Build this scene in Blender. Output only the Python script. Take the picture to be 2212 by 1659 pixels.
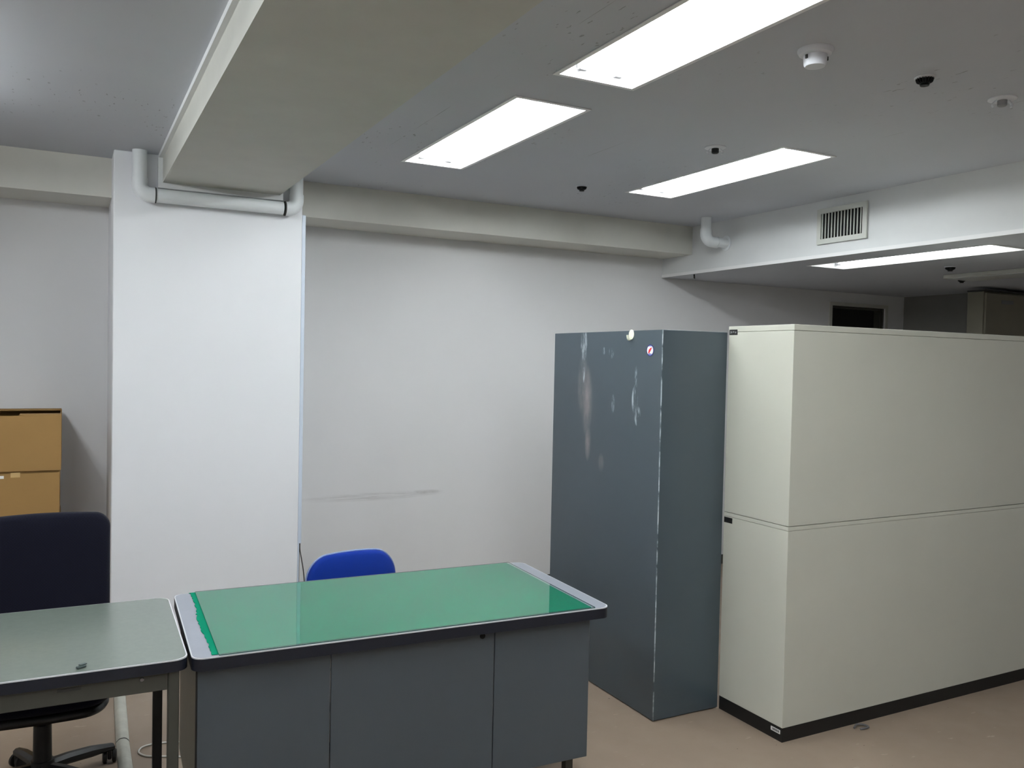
import bpy, bmesh, math, random
from mathutils import Vector, Matrix
random.seed(7)
for o in list(bpy.data.objects): bpy.data.objects.remove(o)
SC = bpy.context.scene
COL = SC.collection
PI = math.pi

# ------------------------------------------------------------------ camera
# metres; x runs along the back wall, y towards it, z up; the camera stands at x = y = 0
CAM_H = 1.63
YAW, PITCH, ROLL = 0.48377403, -0.02738686, -0.02105096
def cam_axes():
    c, s = math.cos, math.sin
    f = Vector((s(YAW)*c(PITCH), c(YAW)*c(PITCH), s(PITCH)))
    r = Vector((c(YAW), -s(YAW), 0)); d = -r.cross(f)
    return c(ROLL)*r+s(ROLL)*d, -s(ROLL)*r+c(ROLL)*d, f
_r, _d, _f = cam_axes()
cd = bpy.data.cameras.new('camera'); cam = bpy.data.objects.new('camera', cd); COL.objects.link(cam)
cd.sensor_width = 36.0; cd.lens = 36.0*1824.0/2212.0; cd.clip_start = 0.02
m = Matrix(((_r.x, -_d.x, -_f.x, 0), (_r.y, -_d.y, -_f.y, 0), (_r.z, -_d.z, -_f.z, CAM_H), (0, 0, 0, 1)))
cam.matrix_world = m
SC.camera = cam
# ------------------------------------------------------------------ view, world, lamp strengths
SC.view_settings.view_transform = 'Standard'
SC.view_settings.look = 'None'
SC.view_settings.gamma = 1.0
SC.view_settings.use_curve_mapping = False
SC.view_settings.exposure = 0.46
w = bpy.data.worlds.new('world'); SC.world = w; w.use_nodes = True
w.node_tree.nodes['Background'].inputs[0].default_value = (0.6, 0.65, 0.7, 1)
w.node_tree.nodes['Background'].inputs[1].default_value = 0.02
TUBE_POWER = 42.0
TUBE_COLOR = (0.93, 0.98, 1.0)

# ------------------------------------------------------------------ materials
def s2l(c): return tuple(((x/255+0.055)/1.055)**2.4 if x > 10 else x/255/12.92 for x in c)
class NT:
    """small wrapper for building node trees"""
    def __init__(self, name):
        self.m = bpy.data.materials.new(name); self.m.use_nodes = True
        self.t = self.m.node_tree; self.b = self.t.nodes['Principled BSDF']
    def n(self, typ, **kw):
        x = self.t.nodes.new(typ)
        for k, v in kw.items():
            if k.startswith('i_'):
                key = k[2:]; key = int(key) if key.isdigit() else key
                x.inputs[key].default_value = v
            else: setattr(x, k, v)
        return x
    def l(self, a, b): self.t.links.new(a, b)
    def math(self, op, a, b=None, clamp=False):
        x = self.n('ShaderNodeMath', operation=op, use_clamp=clamp)
        for i, v in enumerate((a, b)):
            if v is None: continue
            if isinstance(v, (int, float)): x.inputs[i].default_value = v
            else: self.l(v, x.inputs[i])
        return x.outputs[0]
    def coords(self):
        if not hasattr(self, '_c'): self._c = self.n('ShaderNodeTexCoord').outputs['Object']
        return self._c
    def xyz(self):
        if not hasattr(self, '_x'):
            s = self.n('ShaderNodeSeparateXYZ'); self.l(self.coords(), s.inputs[0]); self._x = s.outputs
        return self._x
    def noise(self, scale, detail=3, rough=0.5, stretch=None):
        x = self.n('ShaderNodeTexNoise', i_Scale=scale, i_Detail=detail, i_Roughness=rough)
        c = self.coords()
        if stretch:
            mp = self.n('ShaderNodeMapping'); mp.inputs['Scale'].default_value = stretch
            self.l(c, mp.inputs[0]); c = mp.outputs[0]
        self.l(c, x.inputs['Vector']); return x.outputs[0]
    def ramp(self, fac, a, b, lo=0.0, hi=1.0):
        x = self.n('ShaderNodeMapRange'); x.clamp = True
        for i, v in enumerate((a, b, lo, hi)): x.inputs[i+1].default_value = v
        self.l(fac, x.inputs[0]); return x.outputs[0]
    def mix(self, fac, a, b):
        x = self.n('ShaderNodeMix', data_type='RGBA')
        if isinstance(fac, (int, float)): x.inputs[0].default_value = fac
        else: self.l(fac, x.inputs[0])
        for i, v in ((6, a), (7, b)):
            if isinstance(v, tuple): x.inputs[i].default_value = (*v[:3], 1)
            else: self.l(v, x.inputs[i])
        return x.outputs[2]
    def bump(self, h, strength=0.1, dist=0.002):
        x = self.n('ShaderNodeBump', i_Strength=strength, i_Distance=dist)
        self.l(h, x.inputs['Height']); self.l(x.outputs[0], self.b.inputs['Normal'])
    def ellipse(self, ax, ca, ra, bx, cb, rb):
        """1 in the middle of an ellipse on two object axes, falling to 0 at its rim"""
        X = self.xyz()
        da = self.math('POWER', self.math('DIVIDE', self.math('SUBTRACT', X[ax], ca), ra), 2)
        db = self.math('POWER', self.math('DIVIDE', self.math('SUBTRACT', X[bx], cb), rb), 2)
        return self.ramp(self.math('ADD', da, db), 1.0, 0.0)

def mat(name, col, rough=0.5, metal=0.0, var=0.04, scale=6.0, bump=0.0, bscale=200.0, spec=0.5, coat=0.0):
    k = NT(name); c = s2l(col)
    nz = k.noise(scale, 4, 0.55)
    hi = tuple(min(1, x*(1+var)) for x in c); lo = tuple(x*(1-var) for x in c)
    k.l(k.mix(k.ramp(nz, 0.3, 0.7), lo, hi), k.b.inputs['Base Color'])
    k.b.inputs['Roughness'].default_value = rough; k.b.inputs['Metallic'].default_value = metal
    k.b.inputs['Specular IOR Level'].default_value = spec
    k.b.inputs['Coat Weight'].default_value = coat
    if bump: k.bump(k.noise(bscale, 2), bump, 0.001)
    return k.m

def wall_mat(name='white_wall_paper', tint=(228, 228, 229)):
    k = NT(name); c = s2l(tint)
    col = k.mix(k.ramp(k.noise(1.3, 5, 0.6), 0.35, 0.75), tuple(x*0.97 for x in c), c)
    # a dark scuff rubbed along the wall at chair height
    sc = k.math('MULTIPLY', k.ellipse(0, 1.78, 0.52, 2, 0.722, 0.03), k.ramp(k.noise(3, 4, 0.6, (2, 2, 30)), 0.35, 0.65))
    sc2 = k.math('MULTIPLY', k.ellipse(0, 2.12, 0.16, 2, 0.732, 0.018), k.ramp(k.noise(14, 4), 0.3, 0.6))
    sc = k.math('MAXIMUM', k.math('MULTIPLY', sc, 0.35), k.math('MULTIPLY', sc2, 0.4))
    col = k.mix(sc, col, s2l((120, 116, 112)))
    k.l(col, k.b.inputs['Base Color']); k.b.inputs['Roughness'].default_value = 0.75
    k.bump(k.noise(260, 2), 0.12, 0.001)
    return k.m
def ceiling_mat():
    k = NT('mineral_fibre_ceiling'); c = s2l((198, 201, 208))
    pits = k.ramp(k.noise(70, 2, 0.4, (1.0, 0.35, 1)), 0.70, 0.74)
    patch = k.ramp(k.noise(1.2, 2), 0.50, 0.62)
    pits = k.math('MULTIPLY', pits, patch)
    col = k.mix(k.ramp(k.noise(2.0, 4), 0.3, 0.7), tuple(x*0.97 for x in c), c)
    # board joints run towards the back wall
    X = k.xyz()
    fr = k.math('ABSOLUTE', k.math('SUBTRACT', k.math('FRACT', k.math('DIVIDE', k.math('ADD', X[0], 3.648), 0.91)), 0.5))
    joint = k.math('MULTIPLY', k.math('LESS_THAN', fr, 0.0012), k.ramp(k.noise(2.5, 3), 0.50, 0.60))
    col = k.mix(k.math('MULTIPLY', joint, 0.6), col, s2l((70, 70, 70)))
    col = k.mix(k.math('MULTIPLY', pits, 0.42), col, s2l((60, 60, 58)))
    k.l(col, k.b.inputs['Base Color']); k.b.inputs['Roughness'].default_value = 0.85
    k.bump(k.noise(120, 3), 0.15, 0.001)
    return k.m
def floor_mat():
    k = NT('beige_vinyl_floor'); c = s2l((141, 125, 110))
    col = k.mix(k.ramp(k.noise(1.6, 5, 0.6), 0.3, 0.7), tuple(x*0.90 for x in c), c)
    col = k.mix(k.ramp(k.noise(9, 4, 0.6), 0.55, 0.8, 0, 0.3), col, s2l((140, 124, 110)))
    pale = k.ramp(k.noise(10, 3, 0.5, (1, 3, 1)), 0.68, 0.76, 0, 0.35)
    col = k.mix(pale, col, s2l((196, 180, 160)))
    grit = k.ramp(k.noise(46, 2, 0.4), 0.77, 0.80, 0, 0.8)
    col = k.mix(grit, col, s2l((70, 58, 50)))
    k.l(col, k.b.inputs['Base Color'])
    k.l(k.ramp(k.noise(5, 3), 0.3, 0.7, 0.38, 0.55), k.b.inputs['Roughness'])
    k.b.inputs['Specular IOR Level'].default_value = 0.35
    return k.m
def locker_mat():
    """slate paint with rub marks on the side that faces the desk (y and z of the cabinet)"""
    k = NT('scuffed_slate_paint'); c = s2l((64, 75, 82))
    col = k.mix(k.ramp(k.noise(3, 4), 0.3, 0.7), tuple(x*0.94 for x in c), c)
    X = k.xyz()
    face = k.math('LESS_THAN', X[0], 0.004)
    fine = k.ramp(k.noise(26, 5, 0.7, (1, 1, 0.22)), 0.46, 0.62)
    soft = k.ramp(k.noise(11, 5, 0.65, (1, 1, 0.35)), 0.30, 0.66)
    def spot(y, ry, z, rz): return k.ellipse(1, y-3.051, ry, 2, z, rz)
    smear = k.math('MAXIMUM', spot(3.665, 0.055, 1.43, 0.19), k.math('MAXIMUM', spot(3.648, 0.03, 1.22, 0.10), spot(3.71, 0.05, 1.52, 0.17)))
    smear = k.math('MAXIMUM', smear, k.math('MULTIPLY', spot(3.523, 0.03, 1.13, 0.05), 0.6))
    smear = k.math('MULTIPLY', k.ramp(smear, 0.0, 1.0), soft)
    col = k.mix(k.math('MULTIPLY', k.math('MULTIPLY', smear, face), 0.55), col, s2l((168, 156, 152)))
    streak = spot(3.705, 0.035, 1.72, 0.09)
    for a in ((3.70, 0.012, 1.62, 0.10), (3.245, 0.014, 1.53, 0.09), (3.250, 0.026, 1.46, 0.07), (3.228, 0.028, 1.385, 0.05), (3.518, 0.012, 1.689, 0.02),
              (3.456, 0.025, 1.678, 0.03), (3.297, 0.012, 1.68, 0.022), (3.43, 0.014, 1.43, 0.05)):
        streak = k.math('MAXIMUM', streak, spot(*a))
    streak = k.math('MULTIPLY', k.ramp(streak, 0.0, 0.45), fine)
    edge = k.math('MULTIPLY', k.math('LESS_THAN', X[1], 0.0035), k.ramp(k.noise(9, 4, 0.6), 0.42, 0.55))
    streak = k.math('MULTIPLY', k.math('MAXIMUM', streak, edge), face)
    col = k.mix(k.math('MULTIPLY', streak, 0.8), col, s2l((190, 200, 206)))
    k.l(col, k.b.inputs['Base Color'])
    k.b.inputs['Roughness'].default_value = 0.30; k.b.inputs['Specular IOR Level'].default_value = 0.6
    return k.m
def fabric_mat(name, col, weave=900):
    k = NT(name); c = s2l(col)
    ck = k.n('ShaderNodeTexChecker', i_Scale=weave/4); k.l(k.coords(), ck.inputs[0])
    k.l(k.mix(ck.outputs[1], tuple(x*0.7 for x in c), c), k.b.inputs['Base Color'])
    k.b.inputs['Roughness'].default_value = 0.9; k.b.inputs['Specular IOR Level'].default_value = 0.2
    k.b.inputs['Sheen Weight'].default_value = 0.08
    k.bump(ck.outputs[1], 0.25, 0.001)
    return k.m
def clear_mat():
    """thin clear sheet: what is not mirrored at its surface passes straight through"""
    k = NT('clear_desk_sheet'); t = k.t
    t.nodes.remove(k.b); out = t.nodes['Material Output']
    f0 = k.n('ShaderNodeFresnel', i_IOR=1.62).outputs[0]; bf = k.n('ShaderNodeNewGeometry').outputs['Backfacing']
    fr = k.math('MULTIPLY', f0, k.math('SUBTRACT', 1.0, bf))
    fr = k.math('DIVIDE', k.math('MULTIPLY', fr, 1.5), k.math('ADD', k.math('MULTIPLY', fr, 0.5), 1.0))   # both faces of the sheet mirror
    tr = k.n('ShaderNodeBsdfTransparent'); tr.inputs[0].default_value = (0.97, 0.99, 0.985, 1)
    gl = k.n('ShaderNodeBsdfGlossy', i_Roughness=0.012)
    mx = k.n('ShaderNodeMixShader'); k.l(fr, mx.inputs[0]); k.l(tr.outputs[0], mx.inputs[1]); k.l(gl.outputs[0], mx.inputs[2])
    k.l(mx.outputs[0], out.inputs[0])
    return k.m
def emit_mat(name, col, power):
    k = NT(name); k.b.inputs['Base Color'].default_value = (0.9, 0.9, 0.9, 1)
    k.b.inputs['Emission Color'].default_value = (*col, 1); k.b.inputs['Emission Strength'].default_value = power
    return k.m
def card_mat():
    k = NT('brown_cardboard'); c = s2l((150, 116, 66))
    X = k.xyz()
    fl = k.n('ShaderNodeTexWave', i_Scale=60, i_Distortion=0.4); fl.bands_direction = 'Z'; k.l(k.coords(), fl.inputs[0])
    col = k.mix(k.ramp(k.noise(4, 4), 0.3, 0.7), tuple(x*0.93 for x in c), c)
    col = k.mix(k.ramp(fl.outputs[1], 0.2, 0.9, 0, 0.06), col, s2l((130, 98, 58)))
    k.l(col, k.b.inputs['Base Color']); k.b.inputs['Roughness'].default_value = 0.8
    k.bump(fl.outputs[1], 0.05, 0.001)
    return k.m
def felt_mat():
    k = NT('green_felt'); c = s2l((0, 124, 93))
    k.l(k.mix(k.ramp(k.noise(300, 3), 0.3, 0.7), tuple(x*0.85 for x in c), c), k.b.inputs['Base Color'])
    k.b.inputs['Roughness'].default_value = 0.95; k.b.inputs['Specular IOR Level'].default_value = 0.1
    k.bump(k.noise(500, 2), 0.3, 0.001)
    return k.m

M = dict(
    wall=wall_mat(), pillar=wall_mat('cool_white_pillar_paper', (240, 241, 244)), ceil=ceiling_mat(), floor=floor_mat(), locker=locker_mat(), clear=clear_mat(), card=card_mat(), felt=felt_mat(),
    dimwall=mat('shade_darkened_wall', (134, 133, 128), 0.7, var=0.02),  # wall colour darkened to carry the shade of the back space
    paint=mat('white_gloss_paint', (222, 224, 224), 0.45, var=0.02),
    soffit=mat('soffit_paint', (212, 211, 203), 0.6, var=0.03, bump=0.05),
    beam=mat('grey_white_beam_paint', (196, 196, 188), 0.6, var=0.03, bump=0.05),
    pvc=mat('white_pvc', (232, 236, 238), 0.35, var=0.03),
    duct=mat('bluish_white_plastic', (208, 218, 232), 0.35, var=0.02),
    seam=mat('dark_joint', (50, 50, 48), 0.7),
    lampmetal=mat('white_lamp_enamel', (238, 238, 238), 0.4, var=0.01),
    tube=emit_mat('lit_lamp_tube', TUBE_COLOR, TUBE_POWER), battentube=emit_mat('lit_batten_tube', TUBE_COLOR, TUBE_POWER*1.0), dimtube=emit_mat('dimmed_lamp_tube', TUBE_COLOR, TUBE_POWER*0.2),  # dimtube is turned down to keep the space around it dark
    offtube=mat('unlit_lamp_tube', (215, 218, 218), 0.3, var=0.01),
    socket=mat('lamp_socket_plastic', (150, 150, 152), 0.5),
    cream=mat('cream_cabinet_enamel', (196, 196, 184), 0.38, var=0.02, scale=2),
    darkcream=mat('shade_darkened_cream', (132, 128, 112), 0.5, var=0.03),  # cream darkened, the gloom around the cabinet is in its colour
    black=mat('black_plinth', (14, 14, 14), 0.5, var=0.1),
    slate=mat('slate_enamel', (69, 76, 82), 0.42, var=0.03, scale=3),
    sheetedge=mat('clear_sheet_edge', (70, 100, 96), 0.15, var=0.02),
    greytop=mat('grey_laminate', (138, 142, 152), 0.33, var=0.03, scale=20),
    greentop=mat('grey_green_laminate', (106, 115, 108), 0.17, var=0.03, scale=60, spec=0.9),
    navyedge=mat('navy_rubber_edge', (12, 17, 30), 0.45, var=0.05),
    lip=mat('bright_edge_lip', (205, 206, 210), 0.3, var=0.02),
    frame=mat('warm_grey_frame', (62, 62, 55), 0.45, var=0.03),
    legcream=mat('beige_grey_side', (150, 148, 136), 0.45, var=0.03),
    dark=mat('dark_hollow', (8, 8, 8), 0.9),
    navy=fabric_mat('navy_chair_fabric', (9, 10, 28), 700),
    blue=fabric_mat('blue_chair_fabric', (5, 46, 142), 1600),
    bluepipe=mat('pale_blue_piping', (120, 138, 178), 0.6),
    chairblack=mat('black_chair_plastic', (13, 13, 13), 0.45, var=0.1),
    steel=mat('dull_steel', (150, 150, 150), 0.35, metal=0.9),
    hook=mat('cream_hook_plastic', (236, 238, 218), 0.35),
    paper=mat('white_label', (232, 232, 230), 0.6, var=0.02),
    ink=mat('black_ink', (18, 18, 18), 0.6), inkgrey=mat('grey_print', (120, 120, 120), 0.6),
    navyink=mat('navy_ink', (38, 44, 112), 0.5), lilac=mat('lilac_ink', (132, 138, 196), 0.5), red=mat('red_ink', (206, 34, 44), 0.5),
    detector=mat('detector_white', (226, 228, 234), 0.4, var=0.01),
    fins=mat('blackened_metal', (30, 33, 34), 0.45, metal=0.3),
    grille=mat('grille_aluminium', (205, 207, 200), 0.4, var=0.02),
    floorduct=mat('dirty_grey_duct', (178, 178, 168), 0.5, var=0.14, scale=14),
    cable=mat('dark_cable', (58, 54, 52), 0.5), whitecable=mat('white_cable', (214, 212, 206), 0.5),
    rubber=mat('dark_rubber', (60, 72, 70), 0.8), scrap=mat('grey_scrap', (92, 90, 92), 0.6),
    darkdoorway=mat('doorway_darkness', (16, 15, 14), 0.6), tape=mat('brown_tape', (188, 158, 108), 0.3),
)

# ------------------------------------------------------------------ mesh helpers
class MB:
    def __init__(self): self.v, self.f = [], []
    def add(self, vs, fs):
        o = len(self.v); self.v += [tuple(p) for p in vs]; self.f += [tuple(i+o for i in q) for q in fs]; return self
    def box(self, x0, x1, y0, y1, z0, z1, bev=0.0, seg=2):
        if not bev:
            vs = [(x, y, z) for z in (z0, z1) for y in (y0, y1) for x in (x0, x1)]
            return self.add(vs, [(0, 2, 3, 1), (4, 5, 7, 6), (0, 1, 5, 4), (2, 6, 7, 3), (0, 4, 6, 2), (1, 3, 7, 5)])
        bm = bmesh.new(); bmesh.ops.create_cube(bm, size=1.0)
        for q in bm.verts: q.co = ((x0+x1)/2+q.co.x*(x1-x0), (y0+y1)/2+q.co.y*(y1-y0), (z0+z1)/2+q.co.z*(z1-z0))
        bmesh.ops.bevel(bm, geom=list(bm.edges), offset=bev, segments=seg, affect='EDGES', profile=0.5)
        return self.bm(bm)
    def bm(self, bm):
        bm.verts.index_update()
        self.add([q.co for q in bm.verts], [[q.index for q in f.verts] for f in bm.faces]); bm.free(); return self
    def prism(self, pts, h0, h1, axis='z'):
        """extrude a 2-D outline; axis is the extrusion direction"""
        def P(a, b, h): return {'z': (a, b, h), 'y': (a, h, b), 'x': (h, a, b)}[axis]
        n = len(pts); vs = [P(a, b, h0) for a, b in pts]+[P(a, b, h1) for a, b in pts]
        fs = [tuple(range(n))[::-1], tuple(range(n, 2*n))]+[(i, (i+1) % n, n+(i+1) % n, n+i) for i in range(n)]
        return self.add(vs, fs)
    def lathe(self, prof, c=(0, 0, 0), axis='z', n=32):
        """prof: (radius, height) pairs; capped where the radius is 0"""
        def P(r, a, h):
            p = (r*math.cos(a), r*math.sin(a))
            q = {'z': (p[0], p[1], h), 'y': (p[0], h, p[1]), 'x': (h, p[0], p[1])}[axis]
            return tuple(q[i]+c[i] for i in range(3))
        o = len(self.v)
        for r, h in prof: self.v += [P(max(r, 1e-5), 2*PI*k/n, h) for k in range(n)]
        for j in range(len(prof)-1):
            for k in range(n):
                a, b = o+j*n+k, o+j*n+(k+1) % n
                self.f.append((a, b, b+n, a+n))
        self.f.append(tuple(range(o, o+n))[::-1]); e = o+(len(prof)-1)*n; self.f.append(tuple(range(e, e+n)))
        return self
    def tube(self, path, r, n=14, closed=False):
        pts = [Vector(p) for p in path]; rr = r if isinstance(r, (list, tuple)) else [r]*len(pts)
        o = len(self.v); up = None
        for i, p in enumerate(pts):
            d = (pts[min(i+1, len(pts)-1)]-pts[max(i-1, 0)]).normalized()
            if up is None:
                up = d.orthogonal().normalized()
            up = (up-d*up.dot(d)).normalized(); s = d.cross(up)
            self.v += [tuple(p+(up*math.cos(2*PI*k/n)+s*math.sin(2*PI*k/n))*rr[i]) for k in range(n)]
        for j in range(len(pts)-1):
            for k in range(n):
                a, b = o+j*n+k, o+j*n+(k+1) % n
                self.f.append((a, b, b+n, a+n))
        self.f.append(tuple(range(o, o+n))[::-1]); e = o+(len(pts)-1)*n; self.f.append(tuple(range(e, e+n)))
        return self
    def pad(self, outline, t, place, rings=7, ex=3.0):
        """cushion over a closed 2-D outline (about 0,0), thickness t; place(u, v, w) -> point"""
        n = len(outline); o = len(self.v)
        rs = [math.sin(PI/2*(i+1)/rings) for i in range(rings)]
        def half(s): return [(0, 0, s*t/2)]+[(u*q, v*q, s*t/2*max(0.0, 1-q**ex)**(1/ex)) for q in rs for u, v in outline]
        top = half(1)[:1+(rings-1)*n]; bot = half(-1)[:1+(rings-1)*n]; rim = [(u, v, 0) for u, v in outline]
        self.v += [place(*p) for p in top+rim+bot]
        T, R, B = o, o+len(top), o+len(top)+n
        for k in range(n):
            k2 = (k+1) % n
            self.f.append((T, T+1+k, T+1+k2)); self.f.append((B, B+1+k2, B+1+k))
            for j in range(rings-2):
                a = 1+j*n
                self.f.append((T+a+k, T+a+n+k, T+a+n+k2, T+a+k2)); self.f.append((B+a+k2, B+a+n+k2, B+a+n+k, B+a+k))
            a = 1+(rings-2)*n
            self.f.append((T+a+k, R+k, R+k2, T+a+k2)); self.f.append((B+a+k2, R+k2, R+k, B+a+k))
        return self
    def xf(self, mtx): self.v = [tuple(mtx @ Vector(p)) for p in self.v]; return self
    def build(self, name, m, parent=None, smooth=None):
        me = bpy.data.meshes.new(name); me.from_pydata(self.v, [], self.f)
        bm = bmesh.new(); bm.from_mesh(me); bmesh.ops.recalc_face_normals(bm, faces=bm.faces); bm.to_mesh(me); bm.free()
        ms = m if isinstance(m, (list, tuple)) else [m]
        for x in ms: me.materials.append(M[x] if isinstance(x, str) else x)
        if smooth is not None:
            me.polygons.foreach_set('use_smooth', [True]*len(me.polygons))
            me.set_sharp_from_angle(angle=math.radians(smooth))
        me.update()
        o = bpy.data.objects.new(name, me); COL.objects.link(o)
        if parent is not None: o.parent = parent
        return o
def rrect(x0, x1, y0, y1, r, n=6):
    rs = r if isinstance(r, (list, tuple)) else [r]*4
    out = []
    for (cx, cy, a0), q in zip(((x1, y1, 0), (x0, y1, 90), (x0, y0, 180), (x1, y0, 270)), rs):
        sx = -1 if cx == x1 else 1; sy = -1 if cy == y1 else 1
        if q <= 0: out.append((cx, cy)); continue
        for k in range(n+1):
            a = math.radians(a0+90*k/n); out.append((cx+sx*q+q*math.cos(a), cy+sy*q+q*math.sin(a)))
    return out
def circ(cx, cy, r, n=28): return [(cx+r*math.cos(2*PI*k/n), cy+r*math.sin(2*PI*k/n)) for k in range(n)]
def bend(path, r, n=8):
    """round the corners of a polyline with radius r"""
    P = [Vector(p) for p in path]; out = [P[0]]
    for i in range(1, len(P)-1):
        a = (P[i-1]-P[i]).normalized(); b = (P[i+1]-P[i]).normalized()
        ang = a.angle(b); t = r/math.tan(ang/2); c = P[i]+(a+b).normalized()*(r/math.sin(ang/2))
        s, e = P[i]+a*t-c, P[i]+b*t-c
        for k in range(n+1): out.append(c+s.normalized().slerp(e.normalized(), k/n)*r)
    out.append(P[-1]); return out
def tag(o, label=None, cat=None, group=None, kind=None):
    for k, v in (('label', label), ('category', cat), ('group', group), ('kind', kind)):
        if v: o[k] = v
    return o
def thing(name, label, cat, loc=(0, 0, 0), rz=0.0, group=None):
    o = bpy.data.objects.new(name, None); COL.objects.link(o); o.empty_display_size = 0.05
    o.location = loc; o.rotation_euler = (0, 0, rz); return tag(o, label, cat, group)
def struct(name, mb, m, parent=None):
    o = mb.build(name, m, parent)
    if parent is None: o['kind'] = 'structure'
    return o
def slab(mb, a, b, c0, c1, holes, axis):
    """solid slab over the rectangle a x b with rectangular holes; axis is its thin direction"""
    xs = sorted({*a, *[h[0] for h in holes], *[h[1] for h in holes]}); ys = sorted({*b, *[h[2] for h in holes], *[h[3] for h in holes]})
    solid = lambda i, j: 0 <= i < len(xs)-1 and 0 <= j < len(ys)-1 and not any(h[0] <= xs[i] < h[1] and h[2] <= ys[j] < h[3] for h in holes)
    def P(u, v, w): return {'z': (u, v, w), 'y': (u, w, v), 'x': (w, u, v)}[axis]
    idx = {}
    def V(i, j, k):
        if (i, j, k) not in idx: idx[i, j, k] = len(mb.v); mb.v.append(P(xs[i], ys[j], (c0, c1)[k]))
        return idx[i, j, k]
    for i in range(len(xs)-1):
        for j in range(len(ys)-1):
            if not solid(i, j): continue
            mb.f.append((V(i, j, 0), V(i, j+1, 0), V(i+1, j+1, 0), V(i+1, j, 0)))
            mb.f.append((V(i, j, 1), V(i+1, j, 1), V(i+1, j+1, 1), V(i, j+1, 1)))
            for di, dj, p, q in ((-1, 0, (0, 0), (0, 1)), (1, 0, (1, 0), (1, 1)), (0, -1, (0, 0), (1, 0)), (0, 1, (0, 1), (1, 1))):
                if not solid(i+di, j+dj):
                    mb.f.append((V(i+p[0], j+p[1], 0), V(i+q[0], j+q[1], 0), V(i+q[0], j+q[1], 1), V(i+p[0], j+p[1], 1)))
    return mb

# ------------------------------------------------------------------ room shell
ZC, ZL = 2.65, 2.30            # main ceiling, lowered ceiling on the right
YW = 5.30                      # back wall
XB = 4.085                     # face of the step down to the lowered ceiling
X0, X1, Y0 = -3.6, 8.6, -2.6
PX0, PX1, PY = 0.195, 1.144, 4.72
BX0, BX1, BZ = 0.42, 1.011, 2.503
LW, LL = 0.32, 1.235           # lamp opening
lamps = [(1.685, 3.53, ZC), (1.685, 1.985, ZC), (3.098, 3.545, ZC), (4.475, 3.42, ZL), (1.685, 0.44, ZC), (3.098, 0.44, ZC)]  # last two unseen, added behind the viewer for light from the front
battens = [(-0.75, 3.45, ZC), (-0.75, 1.75, ZC), (-0.75, -0.40, ZC)]     # surface lamps beyond the beam; the last is unseen, added for more light
def hole(l): return (l[0]-LW/2, l[0]+LW/2, l[1]-LL/2, l[1]+LL/2)

struct('floor', MB().box(X0, X1, Y0, YW+0.1, -0.1, 0), 'floor')
struct('ceiling', slab(MB(), (X0, XB), (Y0, YW), ZC, ZC+0.2, [hole(l) for l in lamps if l[2] == ZC], 'z'), 'ceil')
lo = slab(MB(), (XB, X1), (Y0, YW), ZL, ZL+0.55, [hole(lamps[3])], 'z')
lowc = struct('ceiling_lowered', lo, ['ceil', 'paint'])
for p in lowc.data.polygons:
    if p.normal.x < -0.9 and p.center.x < XB+0.01: p.material_index = 1
DX0, DX1, DZ = 5.95, 6.64, 2.18
struct('wall_back', slab(MB(), (X0, X1), (0, 2.85), YW, YW+0.12, [(DX0, DX1, 0, DZ)], 'y'), 'wall')
struct('wall_left', MB().box(X0-0.1, X0, Y0, YW, 0, 2.85), 'wall')
struct('wall_front', MB().box(X0, X1, Y0-0.1, Y0, 0, 2.85), 'wall')
struct('wall_right', MB().box(X1, X1+0.1, Y0, YW, 0, 2.85), 'wall')
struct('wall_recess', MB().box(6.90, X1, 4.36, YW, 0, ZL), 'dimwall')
struct('wall_pillar', MB().box(PX0, PX1, PY, YW, 0, ZC, 0.004, 1), 'pillar')
struct('trim_1', MB().box(X0, PX0, 4.95, YW, 2.445, ZC), 'soffit')
struct('trim_2', MB().box(PX1, XB, 4.95, YW, 2.445, ZC), 'soffit')
struct('ceiling_beam', MB().box(BX0, BX1, Y0, PY, BZ, ZC), 'beam')
struct('trim_3', MB().box(BX0-0.018, BX0, Y0, PY, ZC-0.022, ZC), 'paint')
col = MB().box(BX0-0.022, BX0, PY-0.04, PY, BZ-0.028, ZC-0.022).box(BX1, BX1+0.018, PY-0.04, PY, BZ-0.028, ZC).box(BX0, BX1, PY-0.04, PY, BZ-0.028, BZ)
struct('trim_4', col, 'paint')
struct('trim_5', MB().box(XB-0.006, XB, Y0, YW, ZL, ZL+0.022), 'lampmetal')
# doorway in the back wall, a near-black panel painting its dark opening
door = MB().box(DX0, DX0+0.02, YW+0.01, YW+0.11, 0, DZ).box(DX1-0.06, DX1-0.04, YW+0.01, YW+0.11, 0, DZ).box(DX0, DX1-0.04, YW+0.01, YW+0.11, DZ-0.02, DZ).box(DX1-0.025, DX1, YW+0.01, YW+0.11, 0, DZ)
d = struct('door_1', door, 'frame')
MB().box(DX0+0.02, DX1-0.06, YW+0.07, YW+0.105, 0.005, DZ-0.02).box(DX1-0.04, DX1-0.025, YW+0.085, YW+0.1, 0, DZ).build('door_dark_panel', 'darkdoorway', d)
MB().box(DX0-0.03, DX0, YW-0.012, YW, 0, DZ+0.03).box(DX1, DX1+0.03, YW-0.012, YW, 0, DZ+0.03).box(DX0, DX1, YW-0.012, YW, DZ, DZ+0.03).build('door_casing', 'beam', d)
struct('baseboard_back', MB().box(PX1, 5.92, YW-0.008, YW, 0, 0.075).box(X0, PX0, YW-0.008, YW, 0, 0.075), 'frame')

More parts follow.
